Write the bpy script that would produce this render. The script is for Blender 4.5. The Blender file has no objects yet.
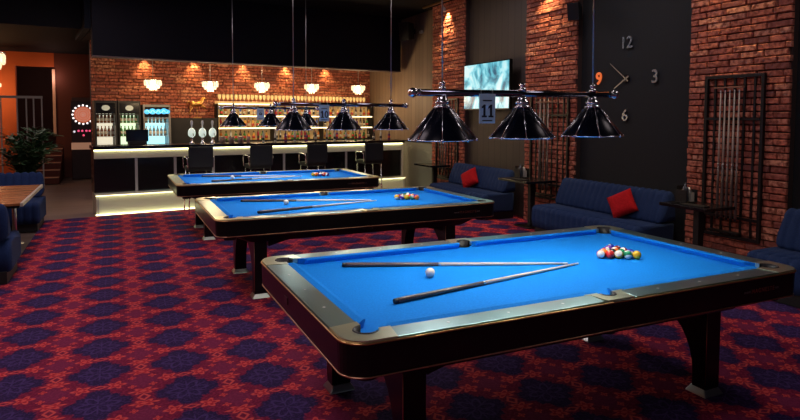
import bpy, bmesh, math, random
from mathutils import Vector, Matrix
random.seed(7)
PI = math.pi
C = bpy.context.scene.collection
S = bpy.context.scene

# ------------------------------------------------------------------ camera
yaw, pitch, roll, cam_h, FPX = 0.4401, 0.0545, 0.0035, 1.6931, 601.94
cy, sy, cp, sp = math.cos(yaw), math.sin(yaw), math.cos(pitch), math.sin(pitch)
fwd = Vector((sy*cp, cy*cp, -sp)); rgt = Vector((cy, -sy, 0)); upv = rgt.cross(fwd)
r2 = rgt*math.cos(roll) + upv*math.sin(roll); u2 = upv*math.cos(roll) - rgt*math.sin(roll)
cam = bpy.data.cameras.new('camera'); camo = bpy.data.objects.new('camera', cam); C.objects.link(camo)
cam.sensor_width = 36; cam.sensor_fit = 'HORIZONTAL'; cam.lens = FPX/800*36; cam.clip_start = 0.05; cam.shift_y = -(210-150.3)/800
Mx = Matrix((r2, u2, -fwd)).transposed().to_4x4(); Mx.translation = (-.033, -.071, cam_h)
camo.matrix_world = Mx
S.camera = camo
# ------------------------------------------------------------------ world, exposure
w = bpy.data.worlds.new('world'); S.world = w; w.use_nodes = True
w.node_tree.nodes['Background'].inputs[0].default_value = (0.55, 0.6, 0.8, 1)
w.node_tree.nodes['Background'].inputs[1].default_value = 0.05
S.view_settings.view_transform = 'Standard'; S.view_settings.look = 'None'
S.cycles.sample_clamp_indirect = 6.0
S.view_settings.exposure = 0.0; S.view_settings.gamma = 1.0; S.view_settings.use_curve_mapping = False

def light(kind, name, loc, power, color, size=0.1, rot=None, target=None, size_y=None, spot=None, blend=0.5):
    l = bpy.data.lights.new(name, kind); l.energy = power; l.color = color
    if kind == 'AREA':
        l.size = size
        if size_y: l.shape = 'RECTANGLE'; l.size_y = size_y
    else: l.shadow_soft_size = size
    if kind == 'SPOT': l.spot_size = spot; l.spot_blend = blend
    o = bpy.data.objects.new(name, l); C.objects.link(o); o.location = loc
    if target is not None:
        o.rotation_euler = (Vector(target)-Vector(loc)).to_track_quat('-Z', 'Y').to_euler()
    elif rot: o.rotation_euler = rot
    return o

# bar frame: s along the bar, t behind it
A7 = math.radians(7); BO = Vector((-0.375, 11.3, 0))
def bar(s, t, z=0.0): return Vector((BO.x + s*math.cos(A7) - t*math.sin(A7), BO.y + s*math.sin(A7) + t*math.cos(A7), z))

WARM = (1.0, 0.62, 0.3); WHITE = (1.0, 0.93, 0.82)
LAMPP, SPOTP, BARSPOTP, AISLEP = 15.0, 210.0, 40.0, 34.0
# ceiling downlights of the hall (area lamps lying in the ceiling)
for (x, y, p) in ((-0.7, 1.2, 1), (-0.7, 4.4, 1), (-0.7, 7.6, 1), (-0.7, 10.4, .8)):
    light('AREA', 'aisle_downlight', (x, y, 4.0), AISLEP*p, (1.0, 0.80, 0.88), 1.2)
for (x, y, p) in ((4.7, 2.2, .45), (4.7, 5.6, .7), (4.7, 8.8, .7)):
    light('AREA', 'hall_downlight', (x, y, 4.0), AISLEP*p*.9, (1.0, 0.84, 0.86), 1.0)
PILLARS = ((3.75, 4.93, 6.2), (6.87, 8.08, 6.2), (10.02, 11.32, 6.2))
for (y0, y1, X), k in zip(PILLARS, (.75, 1.25, 1.1)):
    light('SPOT', 'pillar_spotlight', (6.00, (y0+y1)/2+.0, 3.90), SPOTP*k*.8, (1.0, 0.66, 0.28), 0.02,
          target=(6.22, (y0+y1)/2, 2.6), spot=math.radians(78), blend=1.0)
for s in (1.3, 2.35, 3.49, 4.56, 5.66):
    p = bar(s, 2.86, 3.02); q = bar(s, 3.0, 2.3)
    light('SPOT', 'bar_wall_spotlight', p, BARSPOTP, (1.0, 0.66, 0.24), 0.02, target=q, spot=math.radians(80), blend=0.9)

# ------------------------------------------------------------------ materials
def mat(name, col, rough=0.5, metal=0.0, spec=0.5, emit=None, es=0.0, trans=0.0, coat=0.0, alpha=None, ior=None):
    m = bpy.data.materials.new(name); m.use_nodes = True
    b = m.node_tree.nodes['Principled BSDF']
    b.inputs['Base Color'].default_value = (*col, 1); b.inputs['Roughness'].default_value = rough
    b.inputs['Metallic'].default_value = metal; b.inputs['Specular IOR Level'].default_value = spec
    b.inputs['Transmission Weight'].default_value = trans; b.inputs['Coat Weight'].default_value = coat
    if ior: b.inputs['IOR'].default_value = ior
    if emit: b.inputs['Emission Color'].default_value = (*emit, 1); b.inputs['Emission Strength'].default_value = es
    return m
def nt(m): return m.node_tree, m.node_tree.nodes['Principled BSDF']
def noise_vary(m, c1, c2, scale=8, detail=4, bump=0.0, coord='Object', stretch=(1, 1, 1), rough=None, dist=0.01):
    t, b = nt(m)
    tc = t.nodes.new('ShaderNodeTexCoord'); mp = t.nodes.new('ShaderNodeMapping'); mp.inputs['Scale'].default_value = stretch
    n = t.nodes.new('ShaderNodeTexNoise'); n.inputs['Scale'].default_value = scale; n.inputs['Detail'].default_value = detail
    r = t.nodes.new('ShaderNodeValToRGB'); r.color_ramp.elements[0].color = (*c1, 1); r.color_ramp.elements[1].color = (*c2, 1)
    r.color_ramp.elements[0].position = .35; r.color_ramp.elements[1].position = .65
    t.links.new(tc.outputs[coord], mp.inputs[0]); t.links.new(mp.outputs[0], n.inputs['Vector'])
    t.links.new(n.outputs[0], r.inputs[0]); t.links.new(r.outputs[0], b.inputs['Base Color'])
    if bump:
        bp = t.nodes.new('ShaderNodeBump'); bp.inputs['Strength'].default_value = bump; bp.inputs['Distance'].default_value = dist
        t.links.new(n.outputs[0], bp.inputs['Height']); t.links.new(bp.outputs[0], b.inputs['Normal'])
    return m

class E:                       # tiny expression builder over Math nodes
    t = None
    def __init__(s, k): s.k = k
    @staticmethod
    def op(o, *a):
        n = E.t.nodes.new('ShaderNodeMath'); n.operation = o
        for i, x in enumerate(a):
            if isinstance(x, E): E.t.links.new(x.k, n.inputs[i])
            else: n.inputs[i].default_value = x
        return E(n.outputs[0])
    def __add__(s, o): return E.op('ADD', s, o)
    def __sub__(s, o): return E.op('SUBTRACT', s, o)
    def __rsub__(s, o): return E.op('SUBTRACT', o, s)
    def __mul__(s, o): return E.op('MULTIPLY', s, o)
    def __truediv__(s, o): return E.op('DIVIDE', s, o)
    def abs(s): return E.op('ABSOLUTE', s)
    def sq(s): return E.op('MULTIPLY', s, s)
def sstep(x, a, b):            # smooth 0..1 from a to b
    n = E.t.nodes.new('ShaderNodeMapRange'); n.interpolation_type = 'SMOOTHSTEP'
    E.t.links.new(x.k, n.inputs[0]); n.inputs[1].default_value = a; n.inputs[2].default_value = b
    n.inputs[3].default_value = 0; n.inputs[4].default_value = 1
    return E(n.outputs[0])
def mixc(f, a, b):
    n = E.t.nodes.new('ShaderNodeMix'); n.data_type = 'RGBA'
    if isinstance(f, E): E.t.links.new(f.k, n.inputs[0])
    else: n.inputs[0].default_value = f
    for i, x in ((6, a), (7, b)):
        if isinstance(x, E): E.t.links.new(x.k, n.inputs[i])
        else: n.inputs[i].default_value = (*x, 1)
    return E(n.outputs[2])

def carpet_material():
    m = mat('carpet', (.2, .02, .04), .95, spec=0.1); t, b = nt(m); E.t = t
    g = t.nodes.new('ShaderNodeNewGeometry'); sx = t.nodes.new('ShaderNodeSeparateXYZ'); t.links.new(g.outputs['Position'], sx.inputs[0])
    X, Y = E(sx.outputs[0]), E(sx.outputs[1])
    nz = t.nodes.new('ShaderNodeTexNoise'); nz.inputs['Scale'].default_value = 60; nz.inputs['Detail'].default_value = 2
    t.links.new(g.outputs['Position'], nz.inputs['Vector']); NZ = E(nz.outputs[0]) - 0.5
    u = E.op('WRAP', X + 0.165 + NZ*0.012, 0.25, -0.25); v = E.op('WRAP', Y - 4.29 + NZ*0.012, 0.2425, -0.2425)
    au, av = u.abs(), v.abs()
    th = E.op('ARCTAN2', v, u); r = E.op('SQRT', u.sq() + v.sq())
    d = au/0.212 + av/0.238 + E.op('COSINE', th*12)*0.07 + NZ*0.35
    dark = 1 - sstep(d, 0.90, 1.05)
    star = (1 - sstep((E.op('COSINE', th*3)).abs()*r, 0.006, 0.020))*(1 - sstep(r, .09, .15))*sstep(r, .0, .02)
    ring = 1 - sstep((r - (E.op('COSINE', th*6)*0.03 + 0.085)).abs(), 0.005, 0.018)
    def flower(cx, cyv, R, k, sx_=1.0, sy_=1.0):
        du = (au - cx)/sx_; dv = (av - cyv)/sy_
        a = E.op('ARCTAN2', dv, du); rr = E.op('SQRT', du.sq() + dv.sq())
        edge = (E.op('COSINE', a*k)*0.24 + 0.76)*R
        q = rr/edge
        body = 1 - sstep(q, 0.9, 1.12)
        line = (1 - sstep((q - 0.85).abs(), 0.08, 0.3))
        core = 1 - sstep(rr, R*.18, R*.34)
        return body, E.op('MAXIMUM', line*body, core)
    f1, l1 = flower(0.100, 0.2425, 0.060, 5)
    f2, l2 = flower(0.25, 0.088, 0.058, 6, 1.5, .85)
    f3, l3 = flower(0.19, 0.175, 0.026, 4)
    q1 = au/0.052 + (av - 0.2425).abs()/0.026; len1 = 1 - sstep((q1 - 0.85).abs(), 0.12, 0.34)
    q2 = (au - 0.25).abs()/0.036 + av/0.050; len2 = 1 - sstep((q2 - 0.85).abs(), 0.14, 0.36)
    speck = sstep(E(nz.outputs[0]), .45, .62)
    corner = sstep(au/0.25 + av/0.2425, 1.35, 1.75)
    base = mixc(speck, (.165, .011, .042), (.26, .022, .066))
    base = mixc(corner*0.45, base, (.20, .030, .095))
    navy = mixc(speck, (.026, .013, .060), (.050, .024, .105))
    navy = mixc(E.op('MAXIMUM', star, ring)*0.5, navy, (.10, .055, .21))
    c = mixc(dark, base, navy)
    body = E.op('MAXIMUM', E.op('MAXIMUM', f1, f2), f3)
    ln = E.op('MAXIMUM', E.op('MAXIMUM', l1, l2), E.op('MAXIMUM', E.op('MAXIMUM', len1, len2), l3))
    c = mixc(body*0.9, c, (.42, .016, .036)); c = mixc(ln*0.85, c, (.72, .095, .085))
    t.links.new(c.k, b.inputs['Base Color'])
    bp = t.nodes.new('ShaderNodeBump'); bp.inputs['Strength'].default_value = .4; bp.inputs['Distance'].default_value = .004
    t.links.new(nz.outputs[0], bp.inputs['Height']); t.links.new(bp.outputs[0], b.inputs['Normal'])
    return m

def brick_material(name, dark, mid, light_, hi):
    m = mat(name, mid, .85, spec=0.25); t, b = nt(m); E.t = t
    g = t.nodes.new('ShaderNodeNewGeometry')
    r = t.nodes.new('ShaderNodeValToRGB'); cr = r.color_ramp
    cr.elements[0].color = (*dark, 1); cr.elements[1].color = (*hi, 1)
    for p, c in ((.25, mid), (.7, light_)):
        e = cr.elements.new(p); e.color = (*c, 1)
    t.links.new(g.outputs['Random Per Island'], r.inputs[0])
    n = t.nodes.new('ShaderNodeTexNoise'); n.inputs['Scale'].default_value = 22; n.inputs['Detail'].default_value = 6
    t.links.new(g.outputs['Position'], n.inputs['Vector'])
    c = mixc(sstep(E(n.outputs[0]), .38, .66), E(r.outputs[0]), tuple(x*.45 for x in mid))
    t.links.new(c.k, b.inputs['Base Color'])
    bp = t.nodes.new('ShaderNodeBump'); bp.inputs['Strength'].default_value = .9; bp.inputs['Distance'].default_value = .02
    t.links.new(n.outputs[0], bp.inputs['Height']); t.links.new(bp.outputs[0], b.inputs['Normal'])
    return m

def plank_material(name, c1, c2, width, axis, rough=.6):
    m = mat(name, c1, rough); t, b = nt(m); E.t = t
    g = t.nodes.new('ShaderNodeNewGeometry'); sx = t.nodes.new('ShaderNodeSeparateXYZ'); t.links.new(g.outputs['Position'], sx.inputs[0])
    P = E(sx.outputs[axis]); cell = E.op('FLOOR', P/width); fr = E.op('FRACT', P/width)
    wn = t.nodes.new('ShaderNodeTexWhiteNoise'); wn.noise_dimensions = '1D'; t.links.new(cell.k, wn.inputs['W'])
    c = mixc(E(wn.outputs[0]), c1, c2)
    gap = 1 - sstep((fr - 0.5).abs(), .46, .49)
    c = mixc(gap, tuple(x*.35 for x in c1), c)
    t.links.new(c.k, b.inputs['Base Color'])
    return m

M = {}
M['carpet'] = carpet_material()
M['floor'] = plank_material('floor_wood', (.15, .105, .09), (.21, .15, .125), .14, 1, .4)
M['brick'] = brick_material('brick', (.22, .085, .075), (.50, .145, .095), (.62, .205, .125), (.70, .32, .20))
M['mortar'] = mat('mortar', (.045, .026, .022), .95)
M['charcoal'] = mat('charcoal_wall', (.022, .024, .026), .8, spec=.2)
M['barlit'] = plank_material('barlit_planks', (.19, .135, .090), (.24, .17, .115), .19, 1, .55)  # bar light put into the colour of the dark panelling
M['wainscot'] = mat('wainscot', (.24, .26, .22), .5)
M['ceiling'] = mat('ceiling_paint', (.012, .012, .013), .9, spec=.1)
M['soffit'] = mat('soffit_paint', (.009, .009, .013), .8, spec=.12)
M['bluesoffit'] = mat('far_ceiling_paint', (.007, .010, .016), .8, spec=.1)
M['orange'] = noise_vary(mat('orange_wall', (.3, .06, .015), .75), (.42, .085, .018), (.52, .11, .024), 1.5)
M['redbrown'] = mat('red_brown_wall', (.10, .022, .012), .7)
M['black'] = mat('black_lacquer', (.006, .006, .007), .22, spec=.5)
M['blackmatt'] = mat('black_matt', (.006, .006, .007), .6)
M['blacksteel'] = mat('black_steel', (.012, .011, .011), .4, .3)
M['chrome'] = mat('chrome', (.9, .92, .95), .22, 1)
M['steel'] = mat('brushed_steel', (.55, .56, .55), .35, 1)
M['gold'] = mat('brass', (.75, .45, .18), .28, 1)
M['copper'] = mat('copper_trim', (.62, .33, .20), .3, 1)
M['cloth'] = noise_vary(mat('blue_cloth', (.003, .205, .72), .9, spec=.12), (.003, .19, .68), (.004, .22, .76), 90, 2, .08)
M['apron'] = mat('table_lacquer', (.004, .0035, .0045), .28, spec=.24)
M['rail'] = mat('rail_anthracite', (.27, .44, .46), .30, .97)
M['casting'] = mat('cast_nickel', (.68, .74, .56), .28, .93)
M['pearl'] = mat('pearl', (.8, .85, .85), .3)
M['liner'] = mat('pocket_rubber', (.006, .006, .008), .55)
M['butt'] = noise_vary(mat('cue_butt', (.1, .06, .05), .3), (.07, .045, .04), (.13, .09, .08), 30, 2, stretch=(1, 8, 8))
M['maple'] = mat('cue_maple', (.75, .66, .52), .35)
M['sofa'] = noise_vary(mat('navy_fabric', (.012, .028, .10), .9, spec=.2), (.010, .026, .085), (.016, .038, .125), 120, 3, .2, dist=.003)
M['redfab'] = noise_vary(mat('red_fabric', (.45, .006, .012), .85, spec=.2), (.40, .005, .010), (.52, .010, .018), 60, 2, .1)
M['shade'] = mat('shade_enamel', (.003, .004, .010), .24, spec=.16)
M['shadein'] = mat('shade_inside', (.75, .75, .72), .5)
M['bulb'] = mat('bulb', (1, 1, 1), .3, emit=(1, .93, .82), es=18)
M['sign'] = mat('sign_card', (.55, .80, 1.0), .5)
M['signink'] = mat('sign_ink', (.01, .015, .03), .6)
M['whitepanel'] = mat('white_panel', (.66, .65, .52), .35)
M['greypaint'] = mat('light_grey_paint', (.42, .42, .40), .4)
M['led'] = mat('led_strip', (1, 1, .8), .4, emit=(1, .92, .50), es=4.2)
M['glowpanel'] = mat('frosted_step_panel', (.62, .64, .50), .45)
M['backlit'] = noise_vary(mat('backlit_shelf_panel', (.6, .5, .3), .4, emit=(1, .55, .18), es=.20), (.5, .35, .15), (.7, .6, .4), 4)
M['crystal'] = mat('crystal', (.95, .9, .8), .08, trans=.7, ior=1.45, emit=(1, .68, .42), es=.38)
M['lampcore'] = mat('lamp_core', (1, .9, .7), .4, emit=(1, .74, .42), es=7)
M['glass'] = mat('clear_glass', (.9, .95, .95), .03, trans=1.0, ior=1.45)
M['woodtop'] = noise_vary(mat('varnished_planks', (.4, .16, .05), .25), (.34, .12, .035), (.55, .22, .075), 3, 5, stretch=(1, 12, 1))
M['woodedge'] = mat('pale_edge', (.55, .5, .4), .35)
M['leaf'] = noise_vary(mat('leaf', (.02, .06, .03), .5), (.015, .055, .028), (.05, .13, .045), 5)
M['pot'] = mat('pot_clay', (.05, .03, .02), .7)
M['jamb'] = mat('pale_jamb', (.75, .5, .38), .5, emit=(1, .55, .4), es=.0)
M['bronze'] = mat('golden_metal', (.85, .48, .15), .3, 1)
M['white'] = mat('white_plastic', (.8, .82, .8), .3)
M['tapglow'] = mat('tap_lens', (.8, .85, .8), .2, emit=(.8, 1, .85), es=.55)
M['clockmir'] = mat('clock_mirror', (.50, .62, .72), .25, .85)
M['nine_reflection'] = mat('orange_reflection', (.9, .16, .03), .35, emit=(1, .2, .05), es=.5)  # orange reflection in the chrome nine, painted as colour and glow

# ------------------------------------------------------------------ mesh builder
class MB:
    def __init__(s): s.bm = bmesh.new(); s.mi = 0
    def _fin(s, faces, smooth=False):
        for f in faces: f.material_index = s.mi; f.smooth = smooth
    def box(s, x0, y0, z0, x1, y1, z1, bev=0.0, rot=None):
        if x0 > x1: x0, x1 = x1, x0
        if y0 > y1: y0, y1 = y1, y0
        if z0 > z1: z0, z1 = z1, z0
        n0 = len(s.bm.faces)
        vs = [s.bm.verts.new((x, y, z)) for x in (x0, x1) for y in (y0, y1) for z in (z0, z1)]
        fs = [s.bm.faces.new([vs[i] for i in q]) for q in ((0, 1, 3, 2), (4, 6, 7, 5), (0, 4, 5, 1), (2, 3, 7, 6), (0, 2, 6, 4), (1, 5, 7, 3))]
        s._fin(fs)
        allv = set(vs)
        if bev:
            ed = {e for f in fs for e in f.edges}
            r = bmesh.ops.bevel(s.bm, geom=list(ed), offset=bev, segments=2, affect='EDGES', profile=.6)
            s._fin(r['faces']); allv = {v for f in r['faces'] for v in f.verts}
            for f in list(allv)[0:0]: pass
            allv = set(); 
            stack = [r['faces'][0]]; seen = {r['faces'][0]}
            while stack:
                f = stack.pop()
                for v in f.verts:
                    allv.add(v)
                    for g in v.link_faces:
                        if g not in seen: seen.add(g); stack.append(g)
            s._fin(seen)
        if rot is not None:
            bmesh.ops.transform(s.bm, matrix=rot, verts=list(allv))
        return s
    def loft(s, rings, cap=True, closed=True, smooth=False):
        R = [[s.bm.verts.new(p) for p in r] for r in rings]; n = len(R[0]); fs = []
        for a, b in zip(R[:-1], R[1:]):
            for i in range(n if closed else n-1):
                j = (i+1) % n
                fs.append(s.bm.faces.new((a[i], a[j], b[j], b[i])))
        s._fin(fs, smooth)
        if cap:
            c = [s.bm.faces.new(list(reversed(R[0]))), s.bm.faces.new(R[-1])]; s._fin(c)
        return s
    def prism(s, pts, axis, a, b, bev=0):      # polygon extruded along an axis
        def P(p, h):
            return {'x': (h, p[0], p[1]), 'y': (p[0], h, p[1]), 'z': (p[0], p[1], h)}[axis]
        return s.loft([[P(p, a) for p in pts], [P(p, b) for p in pts]])
    def tube(s, p0, p1, r0, r1=None, n=12, smooth=True, cap=True):
        p0, p1 = Vector(p0), Vector(p1); r1 = r0 if r1 is None else r1
        d = (p1-p0).normalized(); a = d.orthogonal().normalized(); b = d.cross(a)
        ring = lambda c, r: [c + (a*math.cos(2*PI*k/n) + b*math.sin(2*PI*k/n))*r for k in range(n)]
        return s.loft([ring(p0, r0), ring(p1, r1)], cap=cap, smooth=smooth)
    def path(s, pts, r, n=8, closed=False):
        P = [Vector(p) for p in pts]; m = len(P); rings = []; up = None
        for i in range(m):
            if closed: d = (P[(i+1) % m]-P[i-1]).normalized()
            else: d = (P[min(i+1, m-1)]-P[max(i-1, 0)]).normalized()
            if up is None: up = d.orthogonal().normalized()
            up = (up - d*up.dot(d)).normalized(); b = d.cross(up)
            rr = r[i] if isinstance(r, (list, tuple)) else r
            rings.append([P[i] + (up*math.cos(2*PI*k/n) + b*math.sin(2*PI*k/n))*rr for k in range(n)])
        if closed: rings.append(rings[0])
        return s.loft(rings, cap=not closed, smooth=True)
    def lathe(s, prof, c=(0, 0, 0), n=20, smooth=True):
        rings = [[(c[0]+r*math.cos(2*PI*k/n), c[1]+r*math.sin(2*PI*k/n), c[2]+z) for k in range(n)] for r, z in prof]
        return s.loft(rings, cap=True, smooth=smooth)
    def sphere(s, c, r, n=16, sc=(1, 1, 1)):
        h = n//2
        prof = [(max(1e-4, math.sin(PI*i/h)), -math.cos(PI*i/h)) for i in range(h+1)]
        rings = [[(c[0]+r*sc[0]*q*math.cos(2*PI*k/n), c[1]+r*sc[1]*q*math.sin(2*PI*k/n), c[2]+r*sc[2]*z) for k in range(n)] for q, z in prof]
        return s.loft(rings, cap=True, smooth=True)
    def mesh(s, name, mats):
        bmesh.ops.remove_doubles(s.bm, verts=s.bm.verts, dist=1e-6)
        bmesh.ops.recalc_face_normals(s.bm, faces=s.bm.faces)
        me = bpy.data.meshes.new(name); s.bm.to_mesh(me); s.bm.free()
        for m in (mats if isinstance(mats, (list, tuple)) else [mats]): me.materials.append(M[m] if isinstance(m, str) else m)
        return me
    def build(s, name, mats, parent=None, loc=(0, 0, 0), rz=0):
        o = bpy.data.objects.new(name, s.mesh(name, mats)); C.objects.link(o)
        o.location = loc; o.rotation_euler = (0, 0, rz); o.parent = parent
        return o
def tag(o, label=None, cat=None, group=None, kind=None):
    if label: o['label'] = label
    if cat: o['category'] = cat
    if group: o['group'] = group
    if kind: o['kind'] = kind
    return o
def thing(name, label, cat, loc=(0, 0, 0), rz=0, group=None):
    o = bpy.data.objects.new(name, None); C.objects.link(o); o.location = loc; o.rotation_euler = (0, 0, rz)
    o.empty_display_size = .1
    return tag(o, label, cat, group)
def kids(o): return [c for c in bpy.data.objects if c.parent == o]
def copy_tree(o, parent=None, loc=None, rz=None, label=None, group=None):
    c = o.copy(); C.objects.link(c); c.parent = parent
    if loc is not None: c.location = loc
    if rz is not None: c.rotation_euler = (0, 0, rz)
    if label: c['label'] = label
    if group: c['group'] = group
    for ch in kids(o): copy_tree(ch, c)
    return c
def struct(mb, name, mats, **k): return tag(mb.build(name, mats, **k), kind='structure')
def text_mesh(body, size, extrude, material, align='CENTER', spacing=1.0, bold=0.0):
    cu = bpy.data.curves.new('t', 'FONT'); cu.body = body; cu.size = size; cu.extrude = extrude; cu.align_x = align; cu.align_y = 'CENTER'
    cu.space_character = spacing; cu.offset = size*bold
    o = bpy.data.objects.new('t', cu); C.objects.link(o)
    dg = bpy.context.evaluated_depsgraph_get()
    me = bpy.data.meshes.new_from_object(o.evaluated_get(dg)); bpy.data.objects.remove(o)
    me.materials.clear(); me.materials.append(M[material]); return me
def text_obj(name, body, size, extrude, material, parent, loc, rot, spacing=1.0, bold=0.0):
    o = bpy.data.objects.new(name, text_mesh(body, size, extrude, material, spacing=spacing, bold=bold)); C.objects.link(o)
    o.parent = parent; o.location = loc; o.rotation_euler = rot; return o
def cut(o, cyls):              # subtract vertical cylinders (x, y, r) from a mesh object
    for (x, y, r) in cyls:
        b = MB(); b.tube((x, y, .4), (x, y, 1.0), r, n=28, smooth=False)
        c = b.build('cutter', 'black')
        md = o.modifiers.new('b', 'BOOLEAN'); md.object = c; md.operation = 'DIFFERENCE'; md.solver = 'EXACT'
    dg = bpy.context.evaluated_depsgraph_get()
    me = bpy.data.meshes.new_from_object(o.evaluated_get(dg))
    cs = [m_.object for m_ in o.modifiers]; o.modifiers.clear(); o.data = me
    for c in cs: bpy.data.objects.remove(c)
    return o
def rrect(hx, hy, r, seg=8):
    out = []
    for (cx, cy_, a0) in ((hx-r, hy-r, 0), (-hx+r, hy-r, 90), (-hx+r, -hy+r, 180), (hx-r, -hy+r, 270)):
        for k in range(seg+1):
            a = math.radians(a0+90*k/seg); out.append((cx+r*math.cos(a), cy_+r*math.sin(a)))
    return out

# ------------------------------------------------------------------ the setting
XW = 6.2
b = MB(); b.box(-4.5, -3, -.12, 7.2, 23.5, -.012); struct(b, 'floor', 'floor')
b = MB(); pts = [(-1.12, -3), (XW, -3), (XW, 12.02), (-.375+.0, 11.27), (-1.12, 11.18)]
b.prism(pts, 'z', -.0115, 0.0)
tag(b.build('carpet', 'carpet'), 'red and navy floral patterned carpet covering the pool hall floor', 'carpet')
b = MB(); b.box(-4.5, -3, 4.03, 7.2, 14.0, 4.15); struct(b, 'ceiling', 'ceiling')
# right wall: charcoal near, same panelling far with the warm light painted in
b = MB(); b.box(XW+.001, -3, 0, XW+.3, 8.2, 4.05); struct(b, 'wall_right', 'charcoal')
b = MB(); b.box(XW, 8.2, 0, XW+.3, 10.1, 4.05); struct(b, 'wall_right_middle', plank_material('warmlit_planks', (.055, .042, .034), (.070, .054, .044), .19, 1, .6))  # warm illumination of the panelling put into its colour
b = MB(); b.box(XW, 10.1, 0, XW+.3, 16.2, 4.05); struct(b, 'wall_right_far', 'barlit')
b = MB(); b.box(XW-.03, 11.46, 0, XW-.001, 13.4, 1.13, .003); struct(b, 'trim_wainscot', 'wainscot')
b = MB(); b.box(XW-.05, 11.46, 1.13, XW-.001, 13.4, 1.16, .003); struct(b, 'trim_wainscot_cap', 'blackmatt')
# bulkhead above the bar, ceiling behind it, brick wall behind the bar
def bar_struct(mb, name, mats): return struct(mb, name, mats, loc=BO, rz=A7)
b = MB(); b.box(.08, .787, 2.775, 6.60, 1.05, 4.05, .004); bar_struct(b, 'wall_bulkhead', 'soffit')
b = MB(); b.box(.08, .775, 2.765, 6.61, 1.06, 2.785); bar_struct(b, 'trim_bulkhead', mat('bulkhead_edge', (.10, .07, .065), .5))
b = MB(); b.box(.1, 1.05, 3.30, 7.2, 3.2, 3.4); bar_struct(b, 'ceiling_bar', 'soffit')
b = MB(); b.box(-7, 1.75, 3.36, .08, 1.9, 4.06); bar_struct(b, 'wall_drop', 'soffit')
b = MB(); b.box(-7, 1.9, 3.42, .12, 11.0, 3.5); b.box(.12, 3.2, 3.42, 3, 11, 3.5); b.box(-.02, 1.05, 3.29, .08, 3.2, 4.06); bar_struct(b, 'ceiling_far', 'bluesoffit')

def brickwork(w, h, bw=.265, bh=.060, mo=.011, jit=.0026, d=.035, seed=1):
    rnd = random.Random(seed); B = MB()
    rows = int(h/(bh+mo))+1
    for r in range(rows):
        z0 = r*(bh+mo); z1 = min(h, z0+bh)
        if z1 - z0 < .015: continue
        x = -(bw+mo)*(.5 if r % 2 else 0) - rnd.random()*.06
        while x < w:
            L = bw*(1 + rnd.uniform(-.12, .10)); a = max(0, x); c = min(w, x+L); x += L+mo
            if c-a < .03: continue
            j = lambda s_=1: rnd.uniform(-jit, jit)*s_
            dd = d + rnd.uniform(-.010, .008); ins = .007
            back = [(a+j(), 0, z0+j()), (c+j(), 0, z0+j()), (c+j(), 0, z1+j()), (a+j(), 0, z1+j())]
            mid = [(p[0], -dd*.72, p[2]) for p in back]
            fr = [(a+ins+j(), -dd+j(.6), z0+ins+j()), (c-ins+j(), -dd+j(.6), z0+ins+j()), (c-ins+j(), -dd+j(.6), z1-ins+j()), (a+ins+j(), -dd+j(.6), z1-ins+j())]
            B.loft([back, mid, fr], cap=True)
    return B
b = brickwork(7.05, 2.75, seed=3); bm_ = struct(b, 'wall_bar_brick', 'brick', loc=bar(.235, 3.0, .6), rz=A7)
b = MB(); b.box(.235, 3.005, 0, 7.3, 3.2, 3.32); bar_struct(b, 'wall_bar', 'mortar')
for i, (y0, y1, X) in enumerate(PILLARS):
    b = brickwork(y1-y0, 4.03, seed=20+i)
    struct(b, 'wall_pillar_brick', 'brick', loc=(XW-.08, y1, 0), rz=-PI/2)
    b = MB(); b.box(XW-.079, y0+.004, 0, XW, y1-.004, 4.03); struct(b, 'wall_pillar', 'mortar')
# light track on the ceiling over the pillars
b = MB(); b.box(5.88, 2.0, 3.99, 5.92, 11.4, 4.025, .004); tag(b.build('light_track', 'gold'), 'thin brass lighting track along the dark ceiling edge by the brick pillars', 'light track')
for i, (y0, y1, X) in enumerate(PILLARS):
    t = thing('track_spotlight', ('small spotlight over the nearest brick pillar', 'small spotlight over the middle brick pillar beside the speaker', 'small bright spotlight over the farthest brick pillar')[i], 'spotlight', (5.97, (y0+y1)/2-.05, 3.86))
    b = MB(); b.tube((-.06, 0, .14), (0, 0, .035), .008); b.build('stem', 'white', t)
    b = MB(); b.lathe([(.018, .045), (.028, .03), (.034, -.02), (.036, -.045), (.030, -.045), (.026, -.01), (.001, 0.012)]); b.build('housing', 'white', t)
    b = MB(); b.sphere((0, 0, -.012), .014, 10); b.build('bulb', 'lampcore', t)

# far left: orange wall with doorway, dark room behind, stairs, railing
YB = 19.0
orng = 'orange'
b = MB(); b.box(-4.5, YB, 0, -2.46, YB+.25, 3.45); struct(b, 'wall_far_left', orng)
b = MB(); b.box(-2.46, YB, 3.05, -1.55, YB+.25, 3.45); struct(b, 'wall_far_lintel', orng)
b = MB(); b.box(-1.55, YB, 0, .8, YB+.25, 3.45); struct(b, 'wall_far_right', 'redbrown')
b = MB(); b.box(-1.60, YB-.03, 1.2, -1.53, YB+.2, 2.98, .005); struct(b, 'trim_doorway', 'jamb')
b = MB(); b.box(-4.4, 22.9, 0, .3, 23.1, 3.45); struct(b, 'wall_stairwell', 'redbrown')
b = MB(); b.box(-4.5, -3, 0, -4.3, YB+.2, 3.95); struct(b, 'wall_left', 'orange')
b = MB(); b.box(.6, 14.6, 0, .8, YB, 3.45); struct(b, 'wall_passage', 'redbrown')
light('AREA', 'passage_fill', (-1.5, 14.4, 3.38), 9, (1, .8, .72), .8)  # added fill brightening the wood floor, not a fixture of the passage
light('POINT', 'jamb_fill', (-1.58, YB-.30, 2.75), 5, (1, .55, .42), .04)  # unseen light added to brighten the doorway jamb
light('POINT', 'stairwell_light', (-1.75, 21.2, 2.9), 3.0, (1, .8, .7), .05)
b = MB(); b.box(-4.4, YB+.25, 3.44, .3, 22.9, 3.5); struct(b, 'ceiling_stairwell', 'soffit')
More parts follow.
